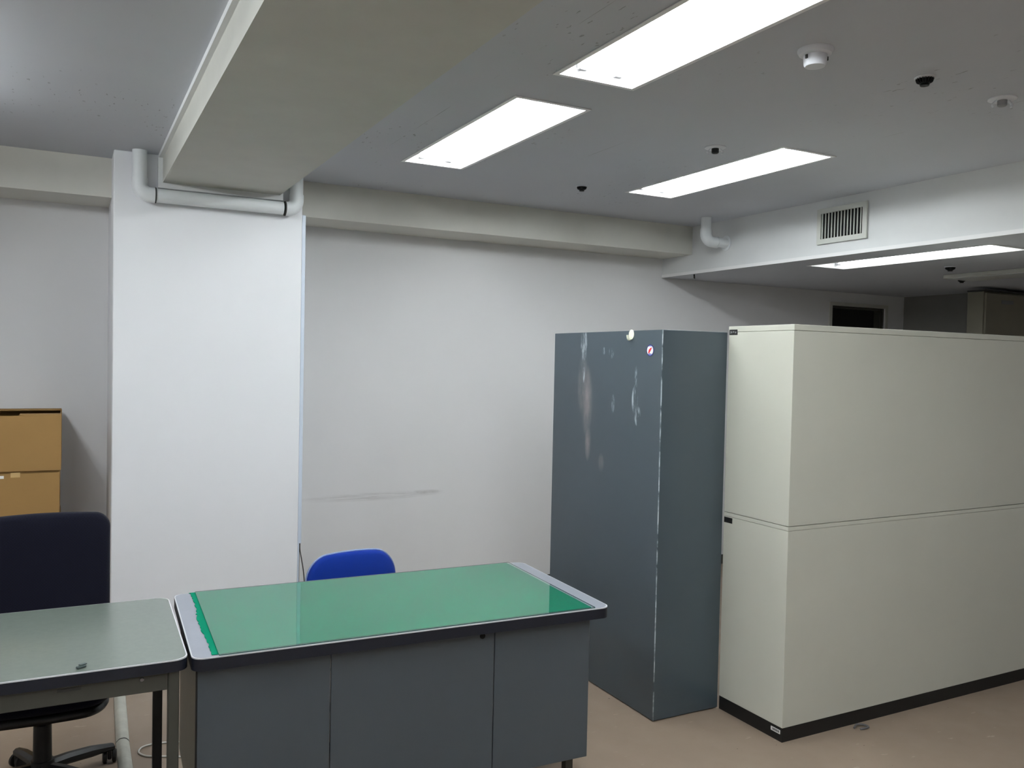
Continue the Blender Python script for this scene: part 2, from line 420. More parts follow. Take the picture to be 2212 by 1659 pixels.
# ------------------------------------------------------------------ ceiling lamps
def make_lamp(label, loc, rest):
    t = thing('ceiling_light', label, 'ceiling light', loc, 0, 'recessed fluorescent ceiling lights')
    hw, hl = LW/2, LL/2
    fr = MB()
    for a in ((-hw-0.014, -hw+0.004, -hl-0.014, hl+0.014), (hw-0.004, hw+0.014, -hl-0.014, hl+0.014), (-hw+0.004, hw-0.004, -hl-0.014, -hl+0.004), (-hw+0.004, hw-0.004, hl-0.004, hl+0.014)):
        fr.box(*a, -0.004, -0.001)
    fr.build('frame', 'lampmetal', t)
    # folded reflector tray set up into the ceiling
    z1 = 0.095; e = 0.004; iw, il = hw-e, hl-e; tw = hw-0.05; tl = hl-0.02
    r = MB(); o = [(-iw, -il, 0), (iw, -il, 0), (iw, il, 0), (-iw, il, 0), (-tw, -tl, z1), (tw, -tl, z1), (tw, tl, z1), (-tw, tl, z1)]
    o2 = [(x*1.0, y*1.0, z+0.002) for x, y, z in o]
    r.add(o, [(4, 5, 6, 7), (0, 1, 5, 4), (1, 2, 6, 5), (2, 3, 7, 6), (3, 0, 4, 7)])
    r.box(-0.022, 0.022, -tl+0.02, tl-0.02, z1-0.05, z1-0.001)
    r.build('reflector', 'lampmetal', t)
    for x in (-0.075, 0.075):
        MB().lathe([(0.0, -0.575), (0.0155, -0.575), (0.0155, 0.575), (0.0, 0.575)], (x, 0, 0.036), 'y', 16).build('lamp_tube', 'tube', t, 40)
        for s in (-1, 1):
            y = s*0.589
            MB().box(x-0.017, x+0.017, y-0.011, y+0.011, 0.016, z1-0.004, 0.003, 1).build('lamp_socket', 'socket', t)
    return t
names = ['lit recessed ceiling light closest to the white pillar, beside the beam', 'lit recessed ceiling light overhead, cut off by the top edge of the picture',
         'lit recessed ceiling light above the grey cabinet, beside the white ceiling step', 'lit recessed light in the lowered ceiling above the cream cabinets',
         'unseen recessed light added behind the viewer in line with the overhead one', 'unseen recessed light added behind the viewer in line with the one over the grey cabinet']
L0 = make_lamp(names[0], lamps[0], None)
for l, nm in list(zip(lamps, names))[1:]:
    c = L0.copy(); COL.objects.link(c); c.location = l; c['label'] = nm
    for ch in L0.children:
        k = ch.copy(); COL.objects.link(k); k.parent = c
        if l[2] == ZL and 'tube' in k.name: k.data = k.data.copy(); k.data.materials[0] = M['dimtube']
t = thing('batten_light', 'lit surface ceiling light beyond the beam, outside the picture by the back wall', 'ceiling light', battens[0], 0, 'lit surface ceiling lights beyond the beam')
MB().prism([(-0.11, -0.025), (-0.03, -0.05), (0.03, -0.05), (0.11, -0.025), (0.11, -0.001), (-0.11, -0.001)], -0.62, 0.62, 'y').build('housing', 'lampmetal', t)
for x in (-0.075, 0.075):
    MB().lathe([(0, -0.575), (0.0155, -0.575), (0.0155, 0.575), (0, 0.575)], (x, 0, -0.070), 'y', 16).build('lamp_tube', 'battentube', t, 40)
for y in (-0.59, 0.59): MB().box(-0.10, 0.10, y-0.012, y+0.012, -0.092, -0.030, 0.003, 1).build('lamp_socket', 'lampmetal', t)
for l, nm in zip(battens[1:], ('lit surface ceiling light beyond the beam, outside the picture beside the viewer', 'unseen surface ceiling light added beyond the beam, behind the viewer')):
    c = t.copy(); COL.objects.link(c); c.location = l; c['label'] = nm
    for ch in t.children:
        k = ch.copy(); COL.objects.link(k); k.parent = c
# an unlit surface lamp further back under the lowered ceiling
t = thing('unlit_ceiling_light', 'unlit flat ceiling light in the dark space behind the cream cabinets', 'ceiling light', (5.60, 3.26, ZL))
MB().box(-0.15, 0.15, -0.62, 0.62, -0.028, -0.001, 0.003, 1).build('housing', 'beam', t)
MB().box(-0.135, 0.135, -0.60, 0.60, -0.031, -0.0285).build('diffuser_panel', 'offtube', t)

# ------------------------------------------------------------------ ceiling fittings
t = thing('smoke_detector', 'white round smoke detector on the ceiling', 'smoke detector', (2.119, 1.985, ZC))
MB().lathe([(0, 0), (0.056, 0), (0.056, -0.006), (0.05, -0.016), (0.043, -0.019), (0, -0.019)]).build('base', 'detector', t, 35)
b = MB().lathe([(0, -0.0195), (0.037, -0.0195), (0.037, -0.026), (0.035, -0.048), (0.031, -0.054), (0, -0.054)]).build('sensing_head', 'detector', t, 35)
MB().box(-0.0405, -0.0365, -0.004, 0.004, -0.034, -0.022).build('clip', 'seam', b)
MB().box(0.030, 0.0355, -0.022, -0.014, -0.034, -0.022).build('clip', 'seam', b)
def finned(label, loc, r):
    t = thing('sprinkler_head', label, 'sprinkler', loc, 0.4, 'dark ribbed sprinkler heads')
    MB().lathe([(0, 0), (r*1.12, 0), (r*1.12, -0.003), (r, -0.005), (0, -0.005)], n=28).build('rim', 'detector', t, 35)
    MB().lathe([(0, -0.0052), (r*0.62, -0.0052), (r*0.55, -0.024), (0.3*r, -0.027), (0, -0.027)], n=20).build('core', 'fins', t, 40)
    f = MB()
    for k in range(18):
        a = 2*PI*k/18; q = MB().add([(0.5*r, -0.0012, -0.006), (r*0.98, -0.0012, -0.006), (r*0.86, -0.0012, -0.017), (0.5*r, -0.0012, -0.023),
                                     (0.5*r, 0.0012, -0.006), (r*0.98, 0.0012, -0.006), (r*0.86, 0.0012, -0.017), (0.5*r, 0.0012, -0.023)],
                                    [(0, 1, 2, 3), (4, 7, 6, 5), (0, 4, 5, 1), (1, 5, 6, 2), (2, 6, 7, 3), (3, 7, 4, 0)])
        q.xf(Matrix.Rotation(a, 4, 'Z')); f.add(q.v, q.f)
    f.build('fins', 'fins', t)
    MB().lathe([(0, -0.0272), (r*0.5, -0.0272), (r*0.46, -0.030), (0, -0.030)], n=20).build('deflector', 'fins', t, 40)
finned('dark ribbed sprinkler head on the ceiling near the smoke detector', (2.641, 1.976, ZC), 0.031)
finned('dark ribbed sprinkler head on the ceiling between two lit lights and the back wall', (2.625, 4.178, ZC), 0.030)
finned('dark ribbed sprinkler head on the lowered ceiling beside its lit light', (5.055, 3.549, ZL), 0.032)
finned('dark ribbed sprinkler head in the shade beyond the unlit ceiling light', (5.79, 3.97, ZL), 0.028)
def flush(label, loc, rz, body):
    t = thing('white_sprinkler_head', label, 'sprinkler', loc, rz, 'sprinkler heads on white round plates')
    MB().lathe([(0, 0), (0.049, 0), (0.049, -0.004), (0.043, -0.007), (0, -0.007)]).build('ceiling_plate', 'detector', t, 35)
    MB().lathe([(0, -0.0072), (0.017, -0.0072), (0.017, -0.026), (0.012, -0.030), (0, -0.030)], n=20).build('body', body, t, 40)
    for s in (-1, 1):
        MB().prism([(s*0.021, -0.0072), (s*0.026, -0.0072), (s*0.040, -0.022), (s*0.034, -0.034), (s*0.030, -0.030), (s*0.033, -0.022)][::s], -0.006, 0.006, 'y').build('arm', 'detector', t)
    return t
flush('white-plated sprinkler head with dark body beside the light over the grey cabinet', (2.675, 3.095, ZC), -0.45, 'fins')
flush('pale sprinkler head on the ceiling beside the dark ribbed one, at the picture edge', (3.089, 1.981, ZC), -0.5, 'socket')

# ventilation grille on the face of the ceiling step
t = thing('vent_grille', 'pale metal ventilation grille with upright slats on the ceiling step', 'vent', (XB, 3.575, 2.49))
hw, hh, fw = 0.183, 0.107, 0.030
MB().box(-0.004, -0.001, -hw+0.01, hw-0.01, -hh+0.01, hh-0.01).build('backing', 'dark', t)
fr = MB()
for a in ((-hw, hw, -hh, -hh+fw), (-hw, hw, hh-fw, hh), (-hw, -hw+fw, -hh+fw, hh-fw), (hw-fw, hw, -hh+fw, hh-fw)): fr.box(-0.016, -0.0045, *a)
fr.build('frame', 'grille', t)
n = 13
for k in range(n):
    y = -hw+fw+(2*hw-2*fw)*(k+0.5)/n
    MB().box(-0.016, -0.010, y-0.0030, y+0.0030, -hh+fw, hh-fw).build('slat', 'grille', t)

# ------------------------------------------------------------------ pipes
R = 0.035
t = thing('drain_pipe', 'white plastic drain pipe running across the top of the pillar', 'pipe', (0, 0, 0))
py = PY-0.055; zx = 2.431; xa, xb = 0.310, 1.097
MB().tube([(xa, py, ZC-0.001), (xa, py, zx+0.075)], R, 24).build('riser', 'pvc', t, 50)
MB().tube([(xb, py, ZC-0.001), (xb, py, zx+0.075)], R, 24).build('riser', 'pvc', t, 50)
MB().tube([(xa+0.072, py, zx), (xb-0.072, py, zx)], R, 24).build('cross_run', 'pvc', t, 50)
def elbow(a, b, c, par):
    e = MB().tube(bend([a, b, c], 0.05, 10), R+0.0035, 24).build('elbow', 'pvc', par, 50)
    d = (Vector(c)-Vector(b)).normalized(); p = Vector(c)
    MB().tube([p-d*0.003, p+d*0.003], R+0.0045, 24).build('joint_ring', 'seam', e, 50)
elbow((xa, py, zx+0.08), (xa, py, zx), (xa+0.075, py, zx), t)
elbow((xb, py, zx+0.08), (xb, py, zx), (xb-0.062, py, zx), t)
t = thing('elbow_pipe', 'short white drain pipe dropping from the ceiling into the ceiling step', 'pipe', (0, 0, 0))
ey, ex, ez = 4.585, 3.90, 2.487
MB().tube([(ex, ey, ZC-0.001), (ex, ey, ez+0.08)], R, 24).build('riser', 'pvc', t, 50)
MB().tube([(ex+0.085, ey, ez), (XB-0.0005, ey, ez)], R*0.94, 24).build('cross_run', 'pvc', t, 50)
e = MB().tube(bend([(ex, ey, ez+0.085), (ex, ey, ez), (ex+0.09, ey, ez)], 0.055, 10), R+0.004, 24).build('elbow', 'pvc', t, 50)
MB().tube([(ex+0.088, ey, ez), (ex+0.100, ey, ez)], R+0.006, 24).build('joint_ring', 'pvc', e, 50)
MB().lathe([(0, -0.003), (0.052, -0.003), (0.052, 0.0), (0, 0.0)], (XB-0.002, ey, ez), 'x', 28).build('wall_flange', 'pvc', t, 35)
tag(MB().prism([(4.930, ZL-0.001), (4.942, ZL-0.001), (4.938, ZL-0.03), (4.926, ZL-0.035)], XB+0.01, XB+0.016, 'x').build('ceiling_clip', 'ink'), 'tiny black clip hanging under the white ceiling step', 'clip')

# cable cover on the pillar edge and its loose cables
t = thing('cable_cover', 'slim bluish white cable cover up the edge of the pillar', 'cable cover', (PX1, PY, 0))
MB().box(0.0005, 0.020, 0.002, 0.030, 0.58, 2.415, 0.002, 1).build('cover_strip', 'duct', t)
MB().box(0.0005, 0.004, 0.002, 0.030, 0.02, 0.58).box(0.004, 0.008, 0.002, 0.005, 0.02, 0.58).box(0.004, 0.008, 0.027, 0.030, 0.02, 0.58).build('open_base_strip', 'duct', t)
tag(MB().tube([(PX1+0.0105, PY+0.012, z) for z in (0.585, 0.4, 0.2, 0.012)], 0.0028, 8).build('cable', 'cable'), 'thin dark cable lying inside the open cable cover', 'cable', 'dark cables from the cable cover')
pts = [(PX1+0.016, PY+0.018, 0.59), (PX1+0.016, PY+0.014, 0.54), (PX1+0.024, PY+0.0, 0.48), (PX1+0.034, PY-0.01, 0.40), (PX1+0.039, PY-0.012, 0.30), (PX1+0.036, PY-0.01, 0.15), (PX1+0.03, PY, 0.02), (PX1+0.06, PY-0.02, 0.006)]
def smoothpath(P, n=6):
    P = [Vector(p) for p in P]; out = []
    for i in range(len(P)-1):
        p0, p1, p2, p3 = P[max(i-1, 0)], P[i], P[i+1], P[min(i+2, len(P)-1)]
        for k in range(n):
            u = k/n; out.append(0.5*((2*p1)+(p2-p0)*u+(2*p0-5*p1+4*p2-p3)*u*u+(3*p1-p0-3*p2+p3)*u**3))
    out.append(P[-1]); return out
tag(MB().tube(smoothpath(pts), 0.0032, 8).build('cable', 'cable', None, 60), 'dark cable bowing out from the end of the cable cover', 'cable', 'dark cables from the cable cover')

# grey duct along the floor towards the pillar, and a white cable loop next to it
t = thing('floor_cable_duct', 'dirty grey half-round cable duct along the floor', 'cable duct', (0, 0, 0))
sec = [(-0.026, 0), (0.026, 0), (0.024, 0.006), (0.014, 0.016), (0.006, 0.019), (-0.006, 0.019), (-0.014, 0.016), (-0.024, 0.006)]
def duct(y0, y1, x0, x1):
    n = len(sec); vs = [(x0+a, y0, 0.0005+b) for a, b in sec]+[(x1+a, y1, 0.0005+b) for a, b in sec]
    return MB().add(vs, [tuple(range(n)), tuple(range(n, 2*n))[::-1]]+[(i, n+i, n+(i+1) % n, (i+1) % n) for i in range(n)])
duct(3.835, 4.715, 0.209, 0.233).build('duct_length', 'floorduct', t, 25)
duct(2.70, 3.825, 0.205, 0.208).build('duct_length', 'floorduct', t, 25)
s2 = [(a*1.03, b*1.03) for a, b in sec]
duct(3.826, 3.834, 0.2085, 0.2088).build('joint', 'seam', t)
lp = [(0.50, 3.50, 0.004), (0.42, 3.58, 0.004), (0.33, 3.63, 0.004), (0.285, 3.655, 0.004), (0.262, 3.70, 0.004), (0.275, 3.74, 0.004), (0.31, 3.755, 0.004), (0.36, 3.75, 0.004), (0.45, 3.73, 0.004), (0.60, 3.76, 0.004)]
tag(MB().tube(smoothpath(lp), 0.0034, 8).build('cable_loop', 'whitecable', None, 60), 'loop of thin white cable on the floor behind the desk legs', 'cable')

# ------------------------------------------------------------------ grey cabinet with hook and sticker
GX, GY0, GY1, GH = 2.363, 3.051, 4.002, 1.785
t = thing('metal_cabinet', 'tall scuffed slate grey metal cabinet beside the desk', 'cabinet', (GX, GY0, 0))
MB().box(0, 0.380, 0, GY1-GY0, 0.004, GH, 0.0025, 2).build('body', 'locker', t)
MB().box(0.01, 0.370, 0.01, GY1-GY0-0.01, 0, 0.004).build('foot_plate', 'black', t)
t = thing('hook', 'small cream stick-on hook at the top of the grey cabinet', 'hook', (GX, 3.287, 1.766))
def oval(ry, rz, n=28): return [(ry*math.cos(2*PI*k/n), rz*math.sin(2*PI*k/n)) for k in range(n)]
b = MB().prism(oval(0.0195, 0.0235), -0.0035, -0.0002, 'x').build('plate', 'hook', t)
MB().tube(smoothpath([(-0.003, 0.002, -0.009), (-0.008, 0.002, -0.021), (-0.017, 0.002, -0.022), (-0.022, 0.002, -0.012), (-0.0235, 0.002, -0.002)]), [0.006]*17+[0.0055]*8, 10).build('prong', 'hook', t, 60)
t = thing('round_sticker', 'round blue, white and red sticker on the grey cabinet', 'sticker', (GX, 3.140, 1.6915))
MB().prism(circ(0, 0, 0.0275), -0.0009, -0.0002, 'x').build('blue_ring', 'navyink', t)
MB().prism(circ(0, 0, 0.0228), -0.0013, -0.001, 'x').build('white_disc', 'paper', t)
def cap_seg(a0, a1, r, cut, n=12):
    pts = [(r*math.cos(a0+(a1-a0)*k/n), r*math.sin(a0+(a1-a0)*k/n)) for k in range(n+1)]; return pts
MB().prism(cap_seg(0.9, PI-0.9, 0.0226, 0), -0.0016, -0.0014, 'x').build('lilac_band', 'lilac', t)
MB().prism(cap_seg(PI+0.75, 2*PI-0.75, 0.0226, 0), -0.0016, -0.0014, 'x').build('lilac_band', 'lilac', t)
# y runs away from the viewer's right, so the slanting red mark leans from low +y to high -y
MB().prism([(0.0135, -0.0125), (0.006, -0.0145), (-0.010, 0.0050), (-0.0125, 0.0120), (-0.006, 0.0130), (0.009, 0.0030)], -0.0019, -0.0017, 'x').build('red_mark', 'red', t)
MB().prism([(-0.0115, 0.0135), (-0.0165, 0.0065), (-0.0150, 0.0130)], -0.0019, -0.0017, 'x').build('navy_mark', 'navyink', t)
MB().prism([(0.010, -0.0165), (0.001, -0.0162), (-0.006, -0.0165), (-0.004, -0.0140), (0.002, -0.0150), (0.006, -0.0135)], -0.0019, -0.0017, 'x').build('navy_mark', 'navyink', t)

# ------------------------------------------------------------------ cream cabinets, one standing on the other
CX, CY0, CY1, CW = 2.7455, 2.642, 3.0445, 2.10
def plate(par, zc, marks):
    b = MB().box(-0.0016, -0.0002, 0.345, 0.3985, zc-0.0125, zc+0.0125).build('name_plate', 'ink', par)
    if marks:
        q = MB()
        for y0, y1, z0, z1 in ((0.388, 0.391, -0.006, 0.006), (0.379, 0.386, -0.004, 0.004), (0.366, 0.374, -0.002, 0.005), (0.352, 0.361, -0.005, 0.003)): q.box(-0.0022, -0.0018, y0, y1, zc+z0, zc+z1)
        q.build('plate_print', 'inkgrey', b)
t = thing('storage_cabinet', 'wide cream metal cabinet standing on another of its kind', 'cabinet', (CX, CY0, 0.9395), 0, 'stacked cream cabinets')
MB().box(0, CW, 0, CY1-CY0, 0.002, 0.846, 0.0015, 2).build('body', 'cream', t)
MB().box(-0.001, CW+0.001, -0.001, CY1-CY0+0.001, 0.847, 0.873, 0.002, 2).build('top_rim', 'cream', t)
plate(t, 0.8455, True)
t = thing('storage_cabinet', 'wide cream metal cabinet on the floor under another, with black plinth', 'cabinet', (CX, CY0, 0), 0, 'stacked cream cabinets')
MB().box(0, CW, 0, CY1-CY0, 0.0625, 0.921, 0.0015, 2).build('body', 'cream', t)
MB().box(-0.001, CW+0.001, -0.001, CY1-CY0+0.001, 0.922, 0.939, 0.0015, 2).build('top_rim', 'cream', t)
pl = MB().box(0.001, CW-0.001, 0.001, CY1-CY0-0.001, 0, 0.062).build('plinth', 'black', t)
plate(t, 0.9045, False)
lb = MB().box(-0.0008, 0.0008, 0.012, 0.066, 0.033, 0.050).build('barcode_label', 'paper', t)
q = MB(); y = 0.017
for k, wd in enumerate((3, 1, 2, 1, 1, 3, 1, 2, 2, 1, 3, 1, 1, 2)):
    q.box(-0.0013, -0.0009, y, y+wd*0.0009, 0.037, 0.0475); y += wd*0.0009+0.0014
q.build('bars', 'ink', lb)

# shallow cream metal cabinet in the dark space behind
t = thing('panel_cabinet', 'shallow cream metal cabinet in the dark behind the cream cabinets', 'cabinet', (6.43, 4.20, 0))
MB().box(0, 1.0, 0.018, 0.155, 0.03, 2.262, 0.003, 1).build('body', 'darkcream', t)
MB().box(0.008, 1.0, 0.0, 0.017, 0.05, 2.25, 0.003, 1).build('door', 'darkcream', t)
MB().box(0.20, 0.36, -0.002, 0.0, 2.17, 2.20).build('name_plate', 'inkgrey', t)
MB().box(0.02, 0.98, 0.03, 0.15, 0, 0.03).build('plinth', 'black', t)
MB().box(-0.006, 1.006, -0.006, 0.155, 2.262, 2.275).build('cap', 'seam', t)

# ------------------------------------------------------------------ desks
def desk_top(par, w, dp, z, th, topmat, rad=0.035):
    hw, hd = w/2, dp/2
    MB().prism(rrect(-hw, hw, -hd, hd, rad), z-th, z-0.0045).build('edge_band', 'navyedge', par, 30)
    MB().prism(rrect(-hw, hw, -hd, hd, rad), z-0.0043, z-0.0008).build('edge_lip', 'lip', par, 30)
    MB().prism(rrect(-hw+0.004, hw-0.004, -hd+0.004, hd-0.004, rad), z-0.02, z).build('tabletop', topmat, par, 30)
# main desk, front-left corner at (0.324, 2.584), turned slightly
A = math.radians(-1.9); W1, D1, ZT = 1.438, 0.735, 0.74
ux, uy = Vector((math.cos(A), math.sin(A), 0)), Vector((-math.sin(A), math.cos(A), 0))
c1 = Vector((0.324, 2.584, 0))+ux*W1/2+uy*D1/2
t = thing('steel_desk', 'large slate grey steel desk with green mat under clear sheet', 'desk', tuple(c1), A)
desk_top(t, W1, D1, ZT, 0.040, 'greytop')
fx0, fx1, fy = -W1/2+0.018, W1/2-0.069, -D1/2+0.032
s1, s2_ = -W1/2+0.415, -W1/2+0.985
zb, zt = 0.184, 0.6995
for a, b, nm in ((fx0, s1, 'front_panel'), (s1+0.003, s2_, 'modesty_panel'), (s2_+0.003, fx1, 'front_panel')):
    p = MB().box(a, b, fy, fy+0.012, zb, zt, 0.0015, 1).build(nm, 'slate', t)
    if nm == 'modesty_panel':
        MB().lathe([(0, -0.0028), (0.009, -0.0028), (0.010, 0.0), (0, 0.0)], (s2_-0.045, fy-0.0003, 0.683), 'y', 20).build('lock_hole', 'dark', p)
for a, b in ((fx0+0.002, s1), (s2_+0.003, fx1-0.002)):
    MB().box(a, b, fy+0.0125, D1/2-0.06, zb, zt, 0.002, 1).build('pedestal', 'legcream', t)
    for k, (z0, z1) in enumerate(((0.19, 0.44), (0.445, 0.57), (0.575, 0.695))):
        dr = MB().box(a+0.004, b-0.004, D1/2-0.0595, D1/2-0.042, z0, z1, 0.002, 1).build('drawer', 'slate', t)
        MB().box((a+b)/2-0.06, (a+b)/2+0.06, D1/2-0.0418, D1/2-0.030, z1-0.03, z1-0.018, 0.003, 1).build('handle', 'steel', dr)
MB().box(fx0-0.004, fx0, fy, fy+0.014, zb-0.002, zt).build('edge_shadow_strip', 'black', t)  # black strip paints the shadow along the panel edge
for x in (fx0+0.03, s1-0.06, s2_+0.07, fx1-0.06):
    for y in (fy+0.05, D1/2-0.12):
        MB().box(x, x+0.03, y, y+0.03, 0.012, zb-0.0005).build('leg', 'frame', t)
        MB().lathe([(0, 0), (0.02, 0), (0.02, 0.008), (0.012, 0.0118), (0, 0.0118)], (x+0.015, y+0.015, 0), 'z', 16).build('foot', 'chairblack', t)
# felt mat with a frayed end, under a thick clear sheet
mt = thing('desk_mat', 'green felt desk mat with a frayed edge', 'desk mat', (c1.x, c1.y, ZT), A)
L, Rr, F, B = -W1/2+0.052, W1/2-0.076, -D1/2+0.014, D1/2-0.004
ragged = [(Rr, F), (Rr, B)]
for k in range(4): ragged.append((Rr+(L-Rr)*(k+1)/4, B+random.uniform(-0.002, 0.001)))
n = 46
for k in range(1, n):
    q = k/n; ragged.append((L+0.004*math.sin(q*9)+random.uniform(-0.004, 0.003)+(0.006*(1-q)), B+(F-B)*q))
ragged.append((L+0.004, F))
MB().prism(ragged, 0.0004, 0.0022).build('felt', 'felt', mt)
cs = MB().prism(rrect(L+0.022, Rr+0.008, -D1/2-0.003, D1/2-0.006, 0.003, 2), ZT+0.0024, ZT+0.0054)
cs.xf(Matrix.Translation(c1) @ Matrix.Rotation(A, 4, 'Z'))
cs = cs.build('clear_desk_sheet', ['clear', 'sheetedge'])
for p in cs.data.polygons:
    if abs(p.normal.z) < 0.5: p.material_index = 1
tag(cs, 'clear glossy sheet lying over the green desk mat', 'desk sheet')
# open side desk
A2 = math.radians(-1.0); W2, D2 = 1.05, 0.692
ux, uy = Vector((math.cos(A2), math.sin(A2), 0)), Vector((-math.sin(A2), math.cos(A2), 0))
c2 = Vector((0.3165, 2.602, 0))-ux*W2/2+uy*D2/2
t = thing('side_desk', 'open-legged desk with pale grey-green top beside the green-topped desk', 'desk', tuple(c2), A2)
desk_top(t, W2, D2, ZT, 0.036, 'greentop', 0.04)
for s in (-1, 1):
    for v, nm in ((-D2/2+0.024, 'leg'), (D2/2-0.07, 'leg')):
        x = s*(W2/2-0.039)
        MB().box(x-0.0155, x+0.0155, v-0.012, v+0.024, 0.012, ZT-0.0365, 0.003, 1).build('leg', 'frame' if v < 0 else 'black', t)
        MB().lathe([(0, 0), (0.017, 0), (0.017, 0.008), (0.010, 0.0118), (0, 0.0118)], (x, v+0.006, 0), 'z', 16).build('foot', 'chairblack', t)
xi = W2/2-0.0550
ap = MB().box(-xi, xi, -D2/2+0.014, -D2/2+0.026, 0.650, ZT-0.0365, 0.0015, 1).build('apron', 'frame', t)
MB().box(-xi, xi, D2/2-0.06, D2/2-0.048, 0.650, ZT-0.0365, 0.0015, 1).build('apron', 'frame', t)
for s in (-1, 1): MB().box(s*(W2/2-0.045)-0.006, s*(W2/2-0.045)+0.006, -D2/2+0.05, D2/2-0.085, 0.655, ZT-0.0365).build('side_rail', 'frame', t)
MB().box(0.185, 0.245, -D2/2+0.0125, -D2/2+0.0138, 0.686, 0.694).build('name_plate', 'seam', ap)
MB().lathe([(0, -0.003), (0.005, -0.003), (0.006, 0.0), (0, 0.0)], (0.40, -D2/2+0.0138, 0.690), 'y', 12).build('screw', 'steel', ap)
q = MB().box(-0.013, 0.013, -0.006, 0.006, 0.0, 0.007, 0.002, 1).box(-0.004, 0.016, -0.003, 0.008, 0.0072, 0.010, 0.001, 1)
q.xf(Matrix.Translation((0.036, 2.64, ZT+0.0003)) @ Matrix.Rotation(0.5, 4, 'Z'))
tag(q.build('rubber_scrap', 'rubber'), 'small dark scrap of rubber on the pale grey-green desktop', 'scrap')

# ------------------------------------------------------------------ chairs
def back_outline(w, h, rt, rb, bow, n=8):
    o = rrect(-w/2, w/2, -h/2, h/2, [rt, rt, rb, rb], n)
    # long straight sides get extra points, the top bows up
    out = []
    for i, p in enumerate(o):
        q = o[(i+1) % len(o)]; L_ = math.dist(p, q); k = max(1, int(L_/0.03))
        for j in range(k): out.append((p[0]+(q[0]-p[0])*j/k, p[1]+(q[1]-p[1])*j/k))
    return [(x, y+(bow*(1-(2*x/w)**2) if y > 0 else 0)) for x, y in out]
def office_chair(name, label, loc, rz, fab, bw, bh, btop, rt, bow, thick, sw, sd, sh, base_rot, pipe=None, arms=5):
    """local +y is the side the sitter faces; btop is the height of the backrest top"""
    t = thing(name, label, 'office chair', loc, rz)
    zc = btop-bh/2-bow*0.5
    def pb(u, v, w): return (u, -sd/2-0.02-0.10*(v+bh/2)+0.22*u*u*-1+w+0.055*0, zc+v)
    ol = back_outline(bw, bh, rt, 0.06, bow)
    MB().pad(ol, thick, pb, 8, 5.0).build('backrest', fab, t, 60)
    MB().pad([(u*0.96, v*0.96) for u, v in ol], 0.022, lambda u, v, w: tuple(Vector(pb(u, v, w))+Vector((0, -thick/2-0.006, 0))), 6, 6.0).build('backrest_shell', 'chairblack', t, 60)
    if pipe: MB().tube([pb(u*1.004, v*1.004, 0.0) for u, v in ol+ol[:1]], 0.0045, 8).build('piping', pipe, t, 60)
    so = back_outline(sw, sd, 0.09, 0.07, 0.012)
    MB().pad(so, 0.075, lambda u, v, w: (u, v+0.02, sh-0.037+w-0.35*max(0.0, v-0.14)**1.5), 8, 4.0).build('seat', fab, t, 60)
    MB().pad([(u*0.95, v*0.95) for u, v in so], 0.04, lambda u, v, w: (u, v+0.02, sh-0.086+w-0.25*max(0.0, v-0.14)**1.5), 6, 6.0).build('seat_shell', 'chairblack', t, 60)
    zs = sh-0.106
    MB().box(-0.09, 0.09, -0.12, 0.10, zs-0.03, zs+0.004, 0.006, 2).build('tilt_mechanism', 'chairblack', t)
    lv = MB().tube(smoothpath([(0.09, 0.03, zs-0.014), (0.18, 0.035, zs-0.016), (0.25, 0.04, zs-0.030)]), 0.006, 8).build('lever', 'chairblack', t, 60)
    MB().tube(smoothpath([(0, -0.10, zs-0.018), (0, -sd/2-0.02, zs-0.02), (0, -sd/2-0.075, zs+0.05), (0, -sd/2-0.078, zs+0.16), (0, -sd/2-0.075, zc-0.04)]), 0.020, 10).build('back_bar', 'chairblack', t, 60)
    MB().lathe([(0, zs-0.03), (0.018, zs-0.03), (0.018, 0.26), (0.0, 0.26)], n=20).build('gas_rod', 'chairblack', t, 40)
    MB().lathe([(0, 0.262), (0.030, 0.262), (0.032, 0.08), (0.0, 0.08)], n=20).build('column', 'chairblack', t, 40)
    hub = MB().lathe([(0, 0.135), (0.038, 0.130), (0.044, 0.075), (0.0, 0.07)], n=20).build('hub', 'chairblack', t, 40)
    for k in range(arms):
        a = base_rot-rz+2*PI*k/arms; c, s = math.cos(a), math.sin(a); rl = 0.285
        prof = [(0.030, 0.112, 0.023), (0.10, 0.106, 0.022), (0.20, 0.090, 0.020), (rl-0.02, 0.078, 0.019), (rl+0.012, 0.070, 0.016)]
        bm = MB(); n = 8
        for j, (r, z, hw_) in enumerate(prof):
            for q in range(n):
                b = 2*PI*(q+0.5)/n; y = hw_*math.cos(b)*1.08; zz = z-0.012+0.020*math.sin(b)*(1.1 if j < 3 else 0.8)
                bm.v.append((c*r-s*y, s*r+c*y, zz))
        for j in range(len(prof)-1):
            for q in range(n): bm.f.append((j*n+q, j*n+(q+1) % n, (j+1)*n+(q+1) % n, (j+1)*n+q))
        bm.f.append(tuple(range(n))); bm.f.append(tuple(range((len(prof)-1)*n, len(prof)*n)))
        arm = bm.build('base_arm', 'chairblack', t, 40)
        ca = a+0.9+k; cc, cs_ = math.cos(ca), math.sin(ca); px, pyy = c*rl, s*rl
        cast = MB()
        for side in (-1, 1):
            w_ = MB().lathe([(0, -0.009), (0.020, -0.009), (0.0255, -0.005), (0.0255, 0.005), (0.020, 0.009), (0, 0.009)], (0, side*0.017, 0.0258), 'y', 20)
            w_.xf(Matrix.Translation((px, pyy, 0)) @ Matrix.Rotation(ca, 4, 'Z')); cast.add(w_.v, w_.f)
        w_ = MB().box(-0.018, 0.016, -0.0075, 0.0075, 0.016, 0.056, 0.004, 1); w_.xf(Matrix.Translation((px, pyy, 0)) @ Matrix.Rotation(ca, 4, 'Z')); cast.add(w_.v, w_.f)
        cast.build('caster', 'chairblack', t, 40)
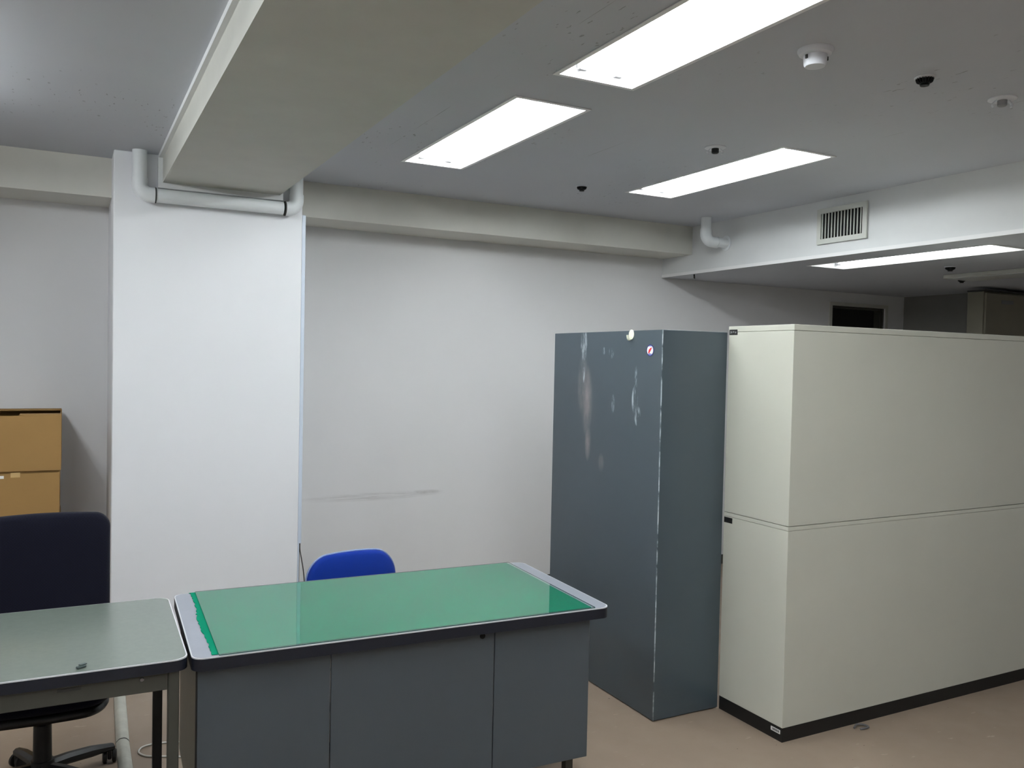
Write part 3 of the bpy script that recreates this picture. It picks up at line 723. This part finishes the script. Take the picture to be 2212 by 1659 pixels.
    return t
office_chair('office_chair', 'navy fabric office chair behind the open-legged desk', (-0.077, 3.50, 0), PI-0.03, 'navy', 0.445, 0.50, 0.985, 0.055, 0.012, 0.055, 0.46, 0.44, 0.455, math.radians(36))
office_chair('task_chair', 'bright blue chair behind the green-topped desk', (1.197, 3.53, 0), PI+0.11, 'blue', 0.438, 0.36, 0.722, 0.10, 0.022, 0.06, 0.44, 0.40, 0.44, math.radians(75), 'bluepipe')

# ------------------------------------------------------------------ cardboard boxes against the back wall
def carton(label, x1, y0, z0, h, w_, d_, is_open):
    t = thing('cardboard_box', label, 'cardboard box', (x1-w_/2, y0+d_/2, z0), 0, 'cardboard boxes stacked by the pillar')
    hw, hd = w_/2, d_/2; k = 0.006
    bd = MB().box(-hw, hw, -hd, -hd+k, 0, h).box(-hw, hw, hd-k, hd, 0, h).box(-hw, -hw+k, -hd+k, hd-k, 0, h).box(hw-k, hw, -hd+k, hd-k, 0, h).box(-hw+k, hw-k, -hd+k, hd-k, 0, k)
    bd.build('carton', 'card', t)
    if is_open:
        MB().box(-hw+0.002, hw-0.002, hd-0.10, hd, h+0.0004, h+0.006).build('flap', 'card', t)
        MB().box(hw-0.18, hw-0.001, -hd, -hd+0.08, h+0.0004, h+0.006).build('flap', 'card', t)
        MB().box(-hw+k, hw-k, -hd+k, hd-k, h-0.10, h-0.09).build('dark_interior_sheet', 'dark', t)  # black sheet paints the dark inside of the open box
    else:
        MB().box(-hw+0.001, hw-0.001, -hd+0.012, -0.002, h+0.0004, h+0.0098).build('flap', 'card', t)
        MB().box(-hw+0.001, hw-0.001, 0.002, hd-0.001, h+0.0004, h+0.0098).build('flap', 'card', t)
        MB().box(hw-0.21, hw-0.17, -hd-0.0006, -hd+0.0, h-0.018, h+0.005).build('tape', 'tape', t)
    return t
bt = [(0.0, 0.250, 0.0), (0.261, 0.250, 0.002), (0.522, 0.250, -0.003), (0.783, 0.246, -0.006), (1.040, 0.272, 0.0)]
lab = ['brown cardboard box on the floor, bottom of the stack by the pillar', 'brown cardboard box second from the floor in the stack by the pillar', 'brown cardboard box in the middle of the stack behind the navy chair',
       'brown cardboard box with a white label, directly under the open top box', 'open-flapped brown cardboard box on top of the stack by the pillar']
for (z, h, dx), nm in zip(bt, lab):
    b = carton(nm, -0.031+dx, 4.75, z, h, 0.52, 0.50, z > 1)
    if 0.7 < z < 1:
        MB().box(-0.02, 0.022, -0.2512, -0.2502, h-0.022, h-0.008).build('white_label', 'paper', b)

# ------------------------------------------------------------------ litter on the floor
q = MB().tube(smoothpath([(-0.03, 0.0, 0.006), (0.0, 0.012, 0.012), (0.035, 0.004, 0.008), (0.04, -0.02, 0.006), (0.005, -0.022, 0.006), (-0.01, -0.016, 0.004)]), 0.0045, 8)
q.xf(Matrix.Translation((3.178, 2.602, 0.0005)))
tag(q.build('torn_scrap', 'scrap', None, 60), 'grey torn scrap lying against the black plinth of the cream cabinet', 'scrap')
